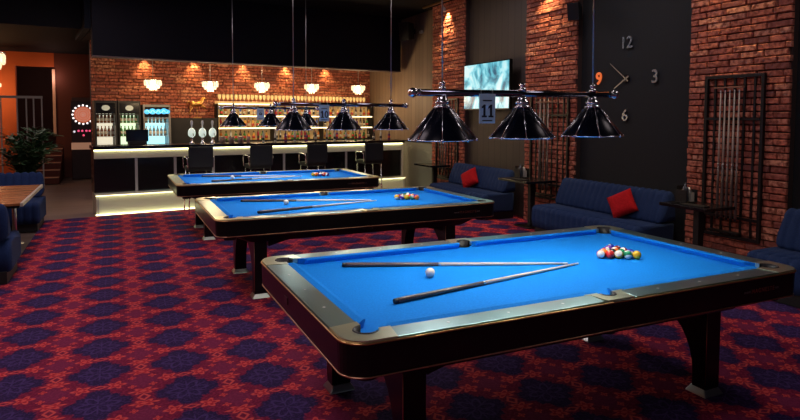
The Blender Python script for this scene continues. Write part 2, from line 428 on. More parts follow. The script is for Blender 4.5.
for i, x in enumerate((-1.92, -1.75)):
    b = MB(); b.lathe([(.03, 0), (.05, .01), (.05, .034)]); b.build('downlight', 'bulb', None, (x-.12, 21.0+.8*i, 3.44-.035)); tag(C.objects[-1], 'tiny round downlight glowing in the dark stairwell beyond the doorway', 'downlight', 'stairwell downlights')
t = thing('staircase', 'dark steps with pale nosings rising to the far left doorway', 'stairs', (-1.72, 17.2, 0))
for k in range(5):
    b = MB(); b.box(-.62, .33*k, 0, .36, .33*(k+1), .165*(k+1), .004); st = b.build('step', 'redbrown', t)
    b = MB(); b.box(-.62, .33*k-.012, .165*(k+1)-.02, .36, .33*k+.02, .165*(k+1)+.004); b.build('nosing', mat('nosing', (.6, .35, .22), .4) if k == 0 else bpy.data.materials['nosing'], st)
t = thing('stair_railing', 'grey metal stair railing with vertical bars in the far doorway', 'railing', (-2.2, 16.85, 0))
b = MB(); b.box(-.9, -.02, 2.12, .56, .02, 2.18); b.build('handrail', 'greypaint', t)
for x in (-.85, -.60, -.30, .03, .22, .37, .54):
    b = MB(); b.box(x-.015, -.015, 0, x+.015, .015, 2.12); b.build('bar', 'greypaint', t)

# ------------------------------------------------------------------ pool tables
L2, W2 = 1.452, .81
POCK = [(sx*1.318, sy_*.683, .058) for sx in (-1, 1) for sy_ in (-1, 1)] + [(0, -.706, .050), (0, .706, .050)]
def make_table():
    T = thing('pool_table', 'x', 'pool table')
    b = MB(); b.box(-1.335, -.70, .70, 1.335, .70, .765)
    cut(b.build('bed', 'cloth', T), POCK)
    # apron ring
    out = rrect(L2, W2, .11); inn = rrect(1.335, .70, .02)
    b = MB()
    q0 = [(*p, .788) for p in inn]
    b.loft([q0, [(*p, .640) for p in inn], [(*p, .637) for p in rrect(L2-.012, W2-.012, .10)], [(*p, .655) for p in rrect(L2-.004, W2-.004, .105)], [(*p, .785) for p in out], [(*p, .788) for p in rrect(L2-.003, W2-.003, .107)], q0], cap=False)
    ap = cut(b.build('apron', 'apron', T), POCK)
    for z, nm, q in ((.787, 'top_trim', 0.002), (.646, 'bottom_trim', -.003)):
        b = MB(); b.path([(*p, z) for p in rrect(L2+q, W2+q, .11)], .0042 if z > .7 else .0038, 6, closed=True)
        b.build(nm, 'gold' if z > .7 else 'copper', T)
    # rails
    def rail(name, x0, y0, x1, y1):
        b = MB(); b.box(x0, y0, .772, x1, y1, .7975, .003)
        r = b.build(name, 'rail', T)
        horiz = (x1-x0) > (y1-y0); b = MB()
        ss = ((.3175, .635, .9525) if x0 > 0 else (-.9525, -.635, -.3175)) if horiz else (-.3175, 0, .3175)
        for s_ in ss:
            c = (s_, (y0+y1)/2) if horiz else ((x0+x1)/2, s_)
            b.tube((*c, .796), (*c, .7985), .0075, n=10, smooth=False)
        b.build('sight', 'pearl', r)
    for sy_ in (-1, 1):
        for (a, c) in ((-1.225, -.10), (.10, 1.225)):
            rail('rail', a, min(sy_*.805, sy_*.685), c, max(sy_*.805, sy_*.685))
    for sx in (-1, 1):
        rail('rail', min(sx*1.447, sx*1.32), -.595, max(sx*1.447, sx*1.32), .595)
    # castings
    for sx in (-1, 1):
        for sy_ in (-1, 1):
            arc = [(L2-.003-.107+.107*math.cos(math.radians(a)), W2-.003-.107+.107*math.sin(math.radians(a))) for a in range(90, -1, -10)]
            pts = [(1.225, W2-.003)] + arc + [(L2-.003, .595), (1.318, .575), (1.318, .683), (1.205, .683)]
            b = MB(); b.prism([(sx*p[0], sy_*p[1]) for p in pts], 'z', .774, .800)
            cut(b.build('corner_casting', 'casting', T), [(sx*1.318, sy_*.683, .058)])
    for sy_ in (-1, 1):
        pts = [(-.085, .807), (.085, .807), (.102, .70), (.13, .684), (-.13, .684), (-.102, .70)]
        b = MB(); b.prism([(p[0], sy_*p[1]) for p in pts], 'z', .774, .800)
        o = cut(b.build('side_casting', 'casting', T), [(0, sy_*.706, .050)])
        b = MB(); b.box(-.055, sy_*.8072, .775, .055, sy_*.8145, .7945, .001); b.build('ball_return_slot', 'liner', o)
    # pocket liners: back wall on the outer side, cup below
    for (x, y, r) in POCK:
        b = MB(); rr = r-.001
        b.lathe([(rr-.012, .60), (rr, .603), (rr, .698), (rr-.008, .698), (rr-.008, .61), (.002, .607)], (x, y, 0), 24)
        a0 = math.atan2(y, x if abs(x) > .1 else 0); sp = math.radians(112 if abs(x) > .1 else 95)
        ring = lambda q, z: [(x+q*math.cos(a0+sp*(2*k/20-1)), y+q*math.sin(a0+sp*(2*k/20-1)), z) for k in range(21)]
        b.loft([ring(rr, .69), ring(rr, .797), ring(rr-.003, .803), ring(rr-.008, .803), ring(rr-.009, .69), ring(rr, .69)], cap=False, closed=False, smooth=True)
        b.build('pocket', 'liner', T)
    # cushions: profile across (distance from nose), run along
    prof = [(0, .8005), (0, .793), (.016, .767), (.052, .767), (.052, .7975), (.02, .8035)]
    def cushion(run0n, run0b, run1n, run1b, place):
        rg = []
        for (n_, b_) in ((run0n, run0b), (run1n, run1b)):
            rg.append([place(n_ + (b_-n_)*(d_/.052), d_, z) for d_, z in prof])
        b = MB(); b.loft(rg); b.build('cushion', 'cloth', T)
    for sy_ in (-1, 1):
        for sx in (-1, 1):
            cushion(sx*.072, sx*.058, sx*1.19, sx*1.236, lambda a, d_, z, s_=sy_: (a, s_*(.635+d_), z))
    for sx in (-1, 1):
        cushion(-.557, -.603, .557, .603, lambda a, d_, z, s_=sx: (s_*(1.27+d_), a, z))
    # underframe, leg frames
    b = MB(); b.loft([[(*p, z) for p in rrect(hx, hy, .05)] for hx, hy, z in ((1.34, .71, .64), (1.25, .66, .60), (1.14, .62, .545))]); b.build('underframe', 'apron', T)
    for sx in (-1, 1):
        arch = [(.553, .038), (.553, .60), (-.553, .60), (-.553, .038), (-.46, .038)]
        cur = [(-.46 + .30*(1-math.cos(PI/2*k/8)), .12+.36*math.sin(PI/2*k/8)) for k in range(9)]
        pts = arch + cur + [(-p[0], p[1]) for p in reversed(cur)] + [(.46, .038)]
        b = MB(); b.prism(pts, 'x', sx*1.02-.060, sx*1.02+.060); lf = b.build('leg_frame', 'apron', T)
        for sy_ in (-1, 1):
            b = MB(); yc = sy_*.500; xc = sx*1.02
            b.loft([[(xc+q[0], yc+q[1], z) for q in rrect(a, c, .006, 2)] for a, c, z in ((.082, .072, 0), (.080, .070, .006), (.058, .050, .040))])
            b.build('foot', 'steel', lf)
            b = MB(); b.path([(xc-.060, sy_*.553, .07), (xc-.060, sy_*.553, .56)], .0022, 6); b.build('edge_bead', 'copper', lf)
    for sy_ in (-1, 1):      # long arched stretchers
        cur = [(x/10*.94, .585-.11*abs(x/10)**2.6) for x in range(-10, 11)]
        b = MB(); b.prism([(-.94, .60)] + cur + [(.94, .60)], 'y', sy_*.50-.03, sy_*.50+.03); b.build('stretcher', 'apron', T)
    o = text_obj('maker_lettering', 'MAGNESTE', .034, .0008, 'copper', T, (1.08, -.8125, .715), (PI/2, 0, 0), 1.25)
    for x0 in (.925, .945, .965, 1.195, 1.215):
        b = MB(); b.box(x0-.008, -.8135, .709, x0+.006, -.811, .720)
        b.build('small_letter', bpy.data.materials.get('dim_print') or mat('dim_print', (.10, .07, .07), .5), T)
    b = MB(); b.box(-1.4542, -.03+.12, .70, -1.4515, .03+.12, .738, .0005); b.build('badge', mat('badge_dark', (.06, .03, .03), .3, .5), T)
    return T
TAB = [(0.789, 2.129), (0.753, 5.269), (0.686, 8.25)]
tl = ['large blue-clothed black pool table in front, nearest of the three', 'blue-clothed black pool table in the middle of the row of three', 'blue-clothed black pool table farthest back, by the bar stools']
T0 = make_table(); tabs = [T0]
for i in (1, 2): tabs.append(copy_tree(T0))
for i, t in enumerate(tabs):
    t.location = (TAB[i][0]+1.43, TAB[i][1]+.80, 0); t['label'] = tl[i]; t['group'] = 'blue pool tables in a row'
tname = ['nearest', 'middle', 'farthest']

# ------------------------------------------------------------------ balls
BR = .0286
cols = {1: (.75, .42, .02), 2: (.01, .03, .35), 3: (.60, .02, .02), 4: (.12, .02, .25), 5: (.80, .17, .02), 6: (.0, .18, .07), 7: (.22, .02, .02), 8: (.006, .006, .006),
        9: (.75, .42, .02), 10: (.01, .03, .35), 11: (.60, .02, .02), 12: (.12, .02, .25), 13: (.80, .17, .02), 14: (.0, .22, .10), 15: (.22, .02, .02)}
cname = {1: 'solid yellow', 2: 'solid blue', 3: 'solid red', 4: 'solid purple', 5: 'solid orange', 6: 'solid green', 7: 'solid maroon', 8: 'black eight',
         9: 'yellow striped', 10: 'blue striped', 11: 'red striped', 12: 'purple striped', 13: 'orange striped', 14: 'green striped', 15: 'maroon striped'}
white = mat('ball_ivory', (.82, .80, .72), .08, coat=.5)
def ball_mesh(nm):
    m = mat('ball_%d' % nm, cols[nm], .08, coat=.5)
    b = MB(); n = 20; h = 12
    for i in range(h):
        z0, z1 = -math.cos(PI*i/h), -math.cos(PI*(i+1)/h); r0, r1 = math.sin(PI*i/h), math.sin(PI*(i+1)/h)
        b.mi = 1 if (nm > 8 and (i < 4 or i >= 8)) or i in (0,) or i == h-1 else 0
        if nm <= 8 and i in (0, h-1): b.mi = 1
        ring = lambda r, z: [(max(r, 1e-4)*BR*math.cos(2*PI*k/n), max(r, 1e-4)*BR*math.sin(2*PI*k/n), BR*z) for k in range(n)]
        b.loft([ring(r0, z0), ring(r1, z1)], cap=False, smooth=True)
    return b.mesh('ball', [m, white])
bmeshes = {k: ball_mesh(k) for k in cols}
cb = MB(); cb.sphere((0, 0, 0), BR, 24); cbm = cb.mesh('cue_ball', white)
rowsets = [[[11], [5, 3], [12, 8, 9], [4, 13, 6, 14], [2, 7, 15, 10, 1]],
           [[9], [7, 12], [15, 8, 1], [6, 10, 3, 14], [11, 2, 13, 4, 5]],
           [[1], [11, 5], [2, 8, 10], [9, 7, 14, 3], [6, 15, 4, 13, 12]]]
# rowset index 0 = far side of each row, last = edge facing the camera
cuepix = [((1.6, 2.98), ), ((1.576, 6.17), ), ((1.568, 9.482), )]
for ti, (tx, ty) in enumerate(TAB):
    cx0, cy0 = tx+1.43, ty+.80
    for r, row in enumerate(rowsets[ti]):
        for j, nm in enumerate(row):
            x = cx0+.635+r*.0500; y = cy0 + (r/2-j)*.0578
            o = bpy.data.objects.new('billiard_ball', bmeshes[nm]); C.objects.link(o)
            o.location = (x, y, .765+BR); rr = random.Random(nm*7+ti)
            o.rotation_euler = (rr.uniform(.3, 1.2), rr.uniform(-.6, .6), rr.uniform(0, 6))
            if ti == 0 and nm == 11: o.rotation_euler = Vector((-.75, -.75, .25)).to_track_quat('Z', 'X').to_euler()
            tag(o, '%s billiard ball racked on the %s pool table' % (cname[nm], tname[ti]), 'ball', 'racked balls on the %s table' % tname[ti])
    o = bpy.data.objects.new('cue_ball', cbm); C.objects.link(o); x, y = ((1.6, 2.98), (1.576, 6.17), (1.52, 9.10))[ti]
    o.location = (x, y, .765+BR)
    tag(o, 'white cue ball beside the cues on the %s pool table' % tname[ti], 'ball')

# ------------------------------------------------------------------ cues
def make_cue(label, group=None):       # along +x from butt at 0
    t = thing('pool_cue', label, 'cue', group=group)
    ln = 1.425
    b = MB(); b.lathe([(.012, 0), (.0135, .006), (.0135, .022)], n=14); b.build('bumper', 'liner', t)
    b = MB(); b.lathe([(.0145, .022), (.0148, .05), (.0135, .38), (.0118, .60)], n=14); b.build('butt', 'butt', t)
    b = MB(); b.lathe([(.0120, .60), (.0120, .615)], n=14); b.build('joint_ring', 'steel', t)
    b = MB(); b.lathe([(.0115, .615), (.0100, .95), (.0072, 1.25), (.0062, ln-.03)], n=14); b.build('shaft', 'maple', t)
    b = MB(); b.lathe([(.0064, ln-.03), (.0064, ln-.008), (.0055, ln)], n=14); b.build('ferrule', 'white', t)
    return t
def lay(c, p0, p1):
    p0, p1 = Vector(p0), Vector(p1); c.location = p0
    c.rotation_euler = (p1-p0).to_track_quat('Z', 'X').to_euler()
cue0 = make_cue('x')
cueset = [((1.215, 3.416), (2.545, 2.884)), ((1.198, 2.607), (2.522, 2.846)), ((1.177, 6.575), (2.53, 6.10)), ((1.177, 5.70), (2.571, 6.05)), ((1.14, 9.60), (2.50, 9.12)), ((1.179, 8.80), (2.53, 9.06))]
for i, (a, c) in enumerate(cueset):
    q = cue0 if i == 0 else copy_tree(cue0)
    q['label'] = '%s cue lying on the blue cloth of the %s pool table' % (('upper', 'lower')[i % 2] if 0 else ('pool cue on the far side, touching tips with the other', 'pool cue on the near side, touching tips with the other')[i % 2], tname[i//2])
    q['label'] = ('cue on the %s table lying beyond the cue ball, nearer its far rail' if i % 2 == 0 else 'cue on the %s table lying this side of the cue ball, nearer its front rail') % tname[i//2]
    q['group'] = 'crossed cues on the table cloths'
    lay(q, (*a, .7655+.0146), (*c, .7655+.0072))

# ------------------------------------------------------------------ table lamps
def make_lamp():
    T = thing('billiard_lamp', 'x', 'lamp')
    b = MB(); b.tube((-.70, 0, 1.828), (.70, 0, 1.828), .020, n=14); b.build('bar', mat('dark_chrome', (.22, .24, .30), .12, 1), T)
    for sx in (-1, 1):
        b = MB(); b.lathe([(.012, 0), (.022, .004), (.022, .014), (.014, .02), (.020, .026), (.027, .040), (.028, .050), (.022, .066), (.008, .075)], n=16)
        k = b.build('end_knob', 'chrome', T, (sx*.695, 0, 1.828)); k.rotation_euler = (0, sx*PI/2, 0)
    for i, x in enumerate((-.555, 0, .555)):
        b = MB(); n = 32
        b.lathe([(.048, 1.742), (.191, 1.566), (.193, 1.560), (.188, 1.560), (.046, 1.735), (.0445, 1.738)], (x, 0, 0), n, smooth=True)
        sh = b.build('lamp_shade', 'shade', T)
        b = MB(); b.lathe([(.186, 1.5615), (.0455, 1.7345)], (x, 0, 0), n); 
        bm2 = b.bm; [bm2.faces.remove(f) for f in list(bm2.faces) if len(f.verts) > 4]
        b.build('shade_lining', 'shadein', sh)
        b = MB()
        for k in range(8):
            a = 2*PI*(k+.35)/8
            b.tube((x+.050*math.cos(a), .050*math.sin(a), 1.743), (x+  .1935*math.cos(a),   .1935*math.sin(a), 1.567), .0026, n=6)
        b.build('rib', 'chrome', sh)
        b = MB(); b.path([(x+.1925*math.cos(2*PI*k/32), .1925*math.sin(2*PI*k/32), 1.562) for k in range(32)], .0035, 6, closed=True)
        for k in range(8):
            a = 2*PI*(k+.35)/8; b.sphere((x+.194*math.cos(a), .194*math.sin(a), 1.563), .008, 8)
        b.build('rim', 'chrome', sh)
        b = MB(); b.lathe([(.046, 1.742), (.050, 1.746), (.050, 1.752), (.034, 1.757), (.034, 1.765), (.042, 1.768), (.042, 1.780), (.030, 1.785), (.030, 1.800), (.022, 1.812)], (x, 0, 0), 18); b.build('collar', 'chrome', T)
        b = MB(); b.lathe([(.020, 1.842), (.023, 1.846), (.023, 1.858), (.014, 1.862), (.014, 1.872), (.019, 1.876), (.019, 1.884), (.006, 1.895)], (x, 0, 0), 14); b.build('finial', 'chrome', T)
        b = MB(); b.sphere((x, 0, 1.675), .030, 14, (1, 1, 1.2)); b.lathe([(.014, 1.70), (.014, 1.745)], (x, 0, 0), 10); b.build('bulb', 'bulb', T)
    for sx in (-1, 1):
        b = MB(); b.tube((sx*.555, 0, 1.89), (sx*.555, 0, 3.90), .0045, n=8); b.build('hanging_rod', 'steel', T)
        b = MB(); b.lathe([(.045, 3.93), (.045, 3.915), (.02, 3.90)], (sx*.555, 0, 0), 14); b.build('ceiling_rose', 'blackmatt', T)
    return T
LY = [2.93, 6.07, 9.05]; LX = [2.20, 2.19, 2.09]
lamp0 = make_lamp(); lamps = [lamp0, copy_tree(lamp0), copy_tree(lamp0)]
for i, t in enumerate(lamps):
    t.location = (LX[i], LY[i], 0)
    if i == 0: t.rotation_euler = (0, -.011, 0); t.location = (LX[i]+.020, LY[i], .012)
    t['label'] = 'three-shade black and chrome lamp hanging over the %s pool table' % tname[i]; t['group'] = 'hanging billiard lamps'
    for x in (-.555, 0, .555):
        light('POINT', 'billiard_bulb', (LX[i]+x, LY[i], 1.635), LAMPP, (1.0, .94, .84), .035)
for i, (num, x, y) in enumerate((('11', 1.928, 2.93), ('10', 1.958, 6.07), ('9', 1.93, 9.05))):
    t = thing('number_sign', 'pale blue card numbered %s hanging from the lamp bar over the %s pool table' % (num, tname[i]), 'sign', (x, y-.03, .01 if i == 0 else 0))
    b = MB(); b.box(-.055, -.002, 1.650, .055, .002, 1.822, .001); b.build('card', 'sign', t)
    for j, ch in enumerate(num):
        dx = 0 if len(num) == 1 else (-.022, .024)[j]
        b = MB()
        if ch == '1':
            b.prism([(dx-.016, 1.686), (dx+.018, 1.686), (dx+.018, 1.696), (dx+.008, 1.696), (dx+.008, 1.760), (dx-.002, 1.760), (dx-.017, 1.748), (dx-.017, 1.736), (dx-.006, 1.742), (dx-.006, 1.696), (dx-.016, 1.696)], 'y', -.0036, -.0021)
        elif ch == '0':
            el = lambda a_, c_: [(dx+a_*math.cos(2*PI*k/24), 1.723+c_*math.sin(2*PI*k/24)) for k in range(24)]
            o_, i_ = el(.020, .037), el(.009, .026)
            b.loft([[(p[0], -.0021, p[1]) for p in o_], [(p[0], -.0036, p[1]) for p in o_], [(p[0], -.0036, p[1]) for p in i_], [(p[0], -.0021, p[1]) for p in i_], [(p[0], -.0021, p[1]) for p in o_]], cap=False)
        if ch in '10': b.build('digit', 'signink', t)
        else: text_obj('digit', ch, .095, .0006, 'signink', t, (0, -.003, 1.722), (PI/2, 0, 0), 1, .01)
    b = MB()
    b.box(-.032, -.0035, 1.780, .032, -.002, 1.787)
    b.build('small_print', 'signink', t)
    b = MB(); b.box(-.034, -.0035, 1.664, .034, -.002, 1.670); b.build('small_print', 'signink', t)
    for dx in (-.04, .04):
        b = MB(); b.path([(dx, .002, 1.818), (dx, .004, 1.840), (dx, .012, 1.852), (dx, .03, 1.854), (dx, .052, 1.846)], .0015, 6); b.build('hook', 'steel', t)

# ------------------------------------------------------------------ sofas
def ribbed(prof, y0, y1, rib, bulge, mat_, name, parent, endround=.05):
    """profile (x,z,bulge weight) swept along y with channel ribs"""
    b = MB(); n = max(2, round((y1-y0)/rib)); sub = 6; rings = []
    cx_ = sum(p[0] for p in prof)/len(prof); cz_ = sum(p[1] for p in prof)/len(prof)
    N = n*sub
    for k in range(N+1):
        y = y0+(y1-y0)*k/N; ph = (k % sub)/sub
        f = abs(math.sin(PI*ph))**.6 if ph else 0
        e = min(y-y0, y1-y)
        sh = endround*(1-math.sqrt(max(0, 1-(1-min(1, e/endround))**2))) if e < endround else 0
        ring = []
        for x, z, wgt in prof:
            dx, dz = x-cx_, z-cz_; l = math.hypot(dx, dz)
            q = (f-1)*bulge*wgt - sh
            q = min(q, 0)
            ring.append((x+dx/l*q, y, z+dz/l*q))
        rings.append(ring)
    b.loft(rings, smooth=True)
    o = b.build(name, mat_, parent)
    md = o.modifiers.new('es', 'EDGE_SPLIT') if 0 else None
    return o
def arcpts(cx_, cz_, r, a0, a1, n, w=1): return [(cx_+r*math.cos(math.radians(a0+(a1-a0)*k/n)), cz_+r*math.sin(math.radians(a0+(a1-a0)*k/n)), w) for k in range(n+1)]
def make_sofa(length, label, loc, rz=0, backh=.82, depth=.68, group=None):
    """faces -x, wall side at x=0"""
    t = thing('sofa', label, 'sofa', loc, rz, group)
    h = length/2
    b = MB(); b.box(-depth+.06, -h+.04, .0, -.05, h-.04, .13, .008); b.build('base', 'blackmatt', t)
    sp_ = [(-depth+.02, .12, .2), (-.02, .12, 0), (-.02, .40, 0)] + arcpts(-depth+.09, .35, .08, 75, 180, 5, 1)
    sp_ = [(-.06, .12, 0), (-.06, .43, .0), (-.35, .435, .8), (-.6, .435, .8)] + [(p[0], p[1], 1) for p in arcpts(-depth+.08, .355, .08, 90, 180, 5)] + [(-depth, .22, 1), (-depth+.02, .12, .3)]
    ribbed(sp_, -h, h, .105, .020, 'sofa', 'seat', t)
    bp = [(-.01, .44, 0), (-.01, backh-.08, 0)] + arcpts(-.09, backh-.08, .08, 10, 165, 6) + [(-.235, .60, 1), (-.275, .46, 1), (-.27, .432, .3)]
    ribbed(bp, -h+.02, h-.02, .105, .024, 'sofa', 'backrest', t, .09)
    return t
def pillow(label, loc, rot, size=.40):
    b = MB(); n = 14; rings = []
    top, bot = [], []
    g = lambda i, j, s_: ((i/n*2-1), (j/n*2-1), s_)
    V = {}
    def P(i, j, s_):
        u_, v_ = i/n*2-1, j/n*2-1
        th = .075*((1-u_**4)*(1-v_**4))**.55
        k = 1-.07*(1-abs(u_*v_))*(u_*u_+v_*v_)/1.2
        return (u_*size/2*k, s_*th, v_*size/2*k)
    for s_ in (-1, 1):
        for i in range(n+1):
            for j in range(n+1): V[i, j, s_] = b.bm.verts.new(P(i, j, s_))
        for i in range(n):
            for j in range(n):
                f = b.bm.faces.new((V[i, j, s_], V[i+1, j, s_], V[i+1, j+1, s_], V[i, j+1, s_])); f.smooth = True
    o = b.build('cushion', 'redfab', None, loc); o.matrix_world = Matrix.Translation(loc) @ Matrix.Rotation(rot[0], 4, 'Z') @ Matrix.Rotation(rot[1], 4, 'X') @ Matrix.Rotation(rot[2], 4, 'Y')
    return tag(o, label, 'cushion', 'red cushions on the navy sofas')
make_sofa(2.0, 'navy channel-tufted sofa against the wall between the nearest two brick pillars', (XW-.125, 6.0, 0), group='navy wall sofas')
make_sofa(1.95, 'navy channel-tufted sofa below the television by the farther pillars', (XW-.125, 9.2, 0), group='navy wall sofas')
make_sofa(2.0, 'navy sofa at the right edge of the view beyond the nearest pillar', (XW-.125, 2.70, 0), group='navy wall sofas')
pillow('red cushion leaning on the nearest whole navy sofa by the cue rack', (5.76, 5.60, .605), (math.radians(-70), math.radians(-24), math.radians(-30)), .33)
pillow('red cushion on the farther navy sofa under the television', (5.75, 9.24, .590), (math.radians(-72), math.radians(-24), math.radians(-32)), .34)
# left booth
make_sofa(1.9, 'navy booth sofa with its back to the camera at the left edge', (-1.97, 6.98, 0), PI+PI/2, .82, .80, 'left booth sofas')
make_sofa(1.9, 'navy booth sofa at the far end of the wooden table by the plants', (-2.02, 11.02, 0), PI/2, .82, .95, 'left booth sofas')
t = thing('booth_table', 'varnished plank-topped table with steel legs beside the left booth sofas', 'table', (-1.50, 8.56, 0))
b = MB()
for k in range(7): b.box(-.56, -1.0+k*.2865, .722, .50, -1.0+k*.2865+.272, .748, .002)
b.build('table_top', 'woodtop', t)
b = MB(); b.box(.502, -1.0, .712, .53, 1.0, .750, .002); b.build('edge_strip', 'woodedge', t)
b = MB(); b.box(-.56, -.95, .690, .49, .95, .7215); b.build('frame', 'blackmatt', t)
for y in (-.62, .70):
    for x in (.22, -.42):
        b = MB(); b.tube((x, y, 0.01), (x, y, .70), .026, n=12); b.lathe([(.10, .0), (.10, .008), (.03, .016)], (x, y, 0)); b.build('leg', 'steel', t)

# ------------------------------------------------------------------ high tables by the pillars, cue racks
def side_table(y0, y1, label, x0=5.50):
    t = thing('side_table', label, 'table', (x0, y0, 0), group='black tables below the cue racks')
    w_ = XW-.24-x0; l = y1-y0
    b = MB(); b.box(0, 0, .715, w_, l, .750, .004); b.build('table_top', 'black', t)
    px_, py_ = 5.80-x0, l*.5+.02
    b = MB(); b.box(px_-.045, py_-.035, .02, px_+.045, py_+.035, .715, .004); b.build('leg', 'blackmatt', t)
    b = MB(); b.box(px_-.19, py_-.19, 0, px_+.19, py_+.19, .019, .004); b.build('base_plate', 'blacksteel', t)
    return t
side_table(4.20, 4.80, 'black side table below the cue rack of the nearest brick pillar')
side_table(7.12, 7.84, 'black side table below the cue rack of the middle brick pillar', 5.41)
side_table(10.30, 11.00, 'black side table below the cue rack of the farthest brick pillar', 5.50)
def caddy(loc, label):
    t = thing('bar_caddy', label, 'caddy', loc)
    b = MB(); b.box(-.09, -.07, .003, .09, .07, .02, .003); b.box(-.09, -.07, .02, -.082, .07, .15); b.box(.082, -.07, .02, .09, .07, .15); b.box(-.082, .062, .02, .082, .07, .19); b.build('holder', 'blackmatt', t)
    b = MB(); b.lathe([(.030, .021), (.034, .03), (.034, .16), (.026, .18), (.012, .19), (.012, .22)], (-.035, -.01, 0)); b.build('bottle', mat('dark_glass', (.05, .06, .08), .08, spec=.8) if 'dark_glass' not in bpy.data.materials else bpy.data.materials['dark_glass'], t)
    b = MB(); b.lathe([(.028, .021), (.03, .03), (.03, .13), (.02, .145), (.02, .17)], (.04, .0, 0)); b.build('shaker', 'steel', t)
    b = MB(); b.box(-.01, -.06, .021, .05, -.045, .12); b.build('menu_card', 'greypaint', t)
    return t
caddy((5.72, 4.62, .751), 'dark condiment caddy on the side table of the nearest pillar')
caddy((5.70, 7.62, .751), 'dark condiment caddy on the side table of the middle pillar')
for k, (x, y) in enumerate(((5.60, 4.42), (5.54, 7.45))):
    b = MB(); b.box(-.06, -.14, 0, .06, .14, .012, .003); tag(b.build('menu_folder', 'blackmatt', None, (x, y, .7505), .1), 'flat dark menu folder on the side table of the %s pillar' % ('nearest', 'middle')[k], 'menu')
def cue_rack(y0, y1, z0, z1, bars, label, X=XW-.13):
    t = thing('cue_rack', label, 'cue rack', (X, y0, 0))
    l = y1-y0
    b = MB(); b.box(-.02, 0, z0, .02, .035, z1, .003); b.box(-.02, l-.035, z0, .02, l, z1, .003)
    b.box(-.02, .035, z1-.035, .02, l-.035, z1, .003); b.box(-.02, .035, z0, .02, l-.035, z0+.035, .003); b.build('frame', 'blacksteel', t)
    for zz in (1.30, .22): b = MB(); b.box(-.025, .036, z0+zz, .0, l-.036, z0+zz+.03); b.build('crossbar', 'blacksteel', t)
    for k in range(1, bars+1):
        y = l*k/(bars+1)
        b = MB(); b.box(.002, y-.012, z0+.036, .018, y+.012, z1-.036); b.build('upright', 'blacksteel', t)
    b = MB(); b.box(-.07, l*.30, z1-.145, -.026, l*.78, z1-.13, .002); b.build('cue_clip', mat('clip_brown', (.30, .14, .08), .4) if 'clip_brown' not in bpy.data.materials else bpy.data.materials['clip_brown'], t)
    b = MB(); b.box(-.09, l*.28, z0+.06, -.026, l*.80, z0+.085, .003); b.build('cue_ledge', 'blacksteel', t)
    return t
cue_rack(3.99, 4.69, .375, 2.17, 5, 'black metal cue rack on the nearest brick pillar')
cue_rack(6.98, 7.90, .42, 2.08, 6, 'black metal cue rack on the middle brick pillar')
cue_rack(10.2, 11.1, .42, 2.08, 6, 'black metal cue rack on the farthest brick pillar')
k = 0
for (ys, zb, nm) in (((4.24, 4.295, 4.35, 4.405, 4.46), .58, 'nearest'), ((7.40, 7.50, 7.60), .56, 'middle'), ((10.60, 10.7, 10.8), .56, 'farthest')):
    for j, y in enumerate(ys):
        q = copy_tree(cue0); q['group'] = 'cues standing in the rack on the %s pillar' % nm
        q['label'] = 'upright cue standing in the rack on the %s brick pillar' % nm
        lay(q, (XW-.13-.055, y, zb), (XW-.13-.048, y+.004, zb+1.4))

# ------------------------------------------------------------------ TV, clock, speakers
def tv_material():
    m = mat('tv_picture', (.02, .02, .02), .2); t, b_ = nt(m); E.t = t
    tc = t.nodes.new('ShaderNodeTexCoord'); n = t.nodes.new('ShaderNodeTexNoise'); n.inputs['Scale'].default_value = 2.2; n.inputs['Detail'].default_value = 7; n.inputs['Distortion'].default_value = 1.2
    t.links.new(tc.outputs['Object'], n.inputs['Vector'])
    r = t.nodes.new('ShaderNodeValToRGB'); e = r.color_ramp.elements
    e[0].position = .36; e[0].color = (.03, .10, .16, 1); e[1].position = .62; e[1].color = (.62, .80, .80, 1)
    for p, c in ((.45, (.10, .42, .52, 1)), (.52, (.30, .68, .74, 1))):
        q = r.color_ramp.elements.new(p); q.color = c
    t.links.new(n.outputs[0], r.inputs[0]); t.links.new(r.outputs[0], b_.inputs['Emission Color']); b_.inputs['Emission Strength'].default_value = 1.2
    return m
t = thing('television', 'large wall television with a pale blue icy picture above the sofa', 'television', (6.02, 9.12, 2.265))
b = MB(); b.box(-.03, -.735, -.425, .03, .735, .425, .006); b.build('housing', 'black', t)
b = MB(); b.box(-.034, -.72, -.405, -.0305, .72, .405); b.build('screen', tv_material(), t)
b = MB(); b.box(.03, -.15, -.12, .175, .15, .12); b.build('wall_bracket', 'blackmatt', t)
t = thing('wall_clock', 'large frameless wall clock with separate chrome numerals, the nine painted with an orange reflection', 'clock', (XW-.005, 5.997, 2.225))
RZ = (PI/2, 0, -PI/2)
for s_, yy, zz, m_, sz in (('12', 0, .475, 'clockmir', .22), ('3', -.485, -.005, 'clockmir', .24), ('6', 0, -.50, 'clockmir', .22), ('9', .50, .02, 'nine_reflection', .24)):
    text_obj('numeral', s_, sz, .008, m_, t, (-.018, yy, zz), RZ, 1.0, .012)
b = MB(); b.lathe([(.05, 0), (.055, .006), (.05, .018)], n=24); h_ = b.build('hub', 'black', t, (-.0, 0, 0)); h_.rotation_euler = (0, -PI/2, 0)
for (a, l_, w_) in ((math.radians(142), .36, .007), (math.radians(212), .24, .011)):
    b = MB(); b.prism([(-.06, -w_), (l_, -w_*.4), (l_, w_*.4), (-.06, w_)], 'z', 0, .003)
    o = b.build('hand', 'steel', t, (-.024, 0, 0)); o.rotation_euler = (Matrix(((0, 0, -1), (-math.cos(a), math.sin(a), 0), (math.sin(a), math.cos(a), 0)))).to_euler()
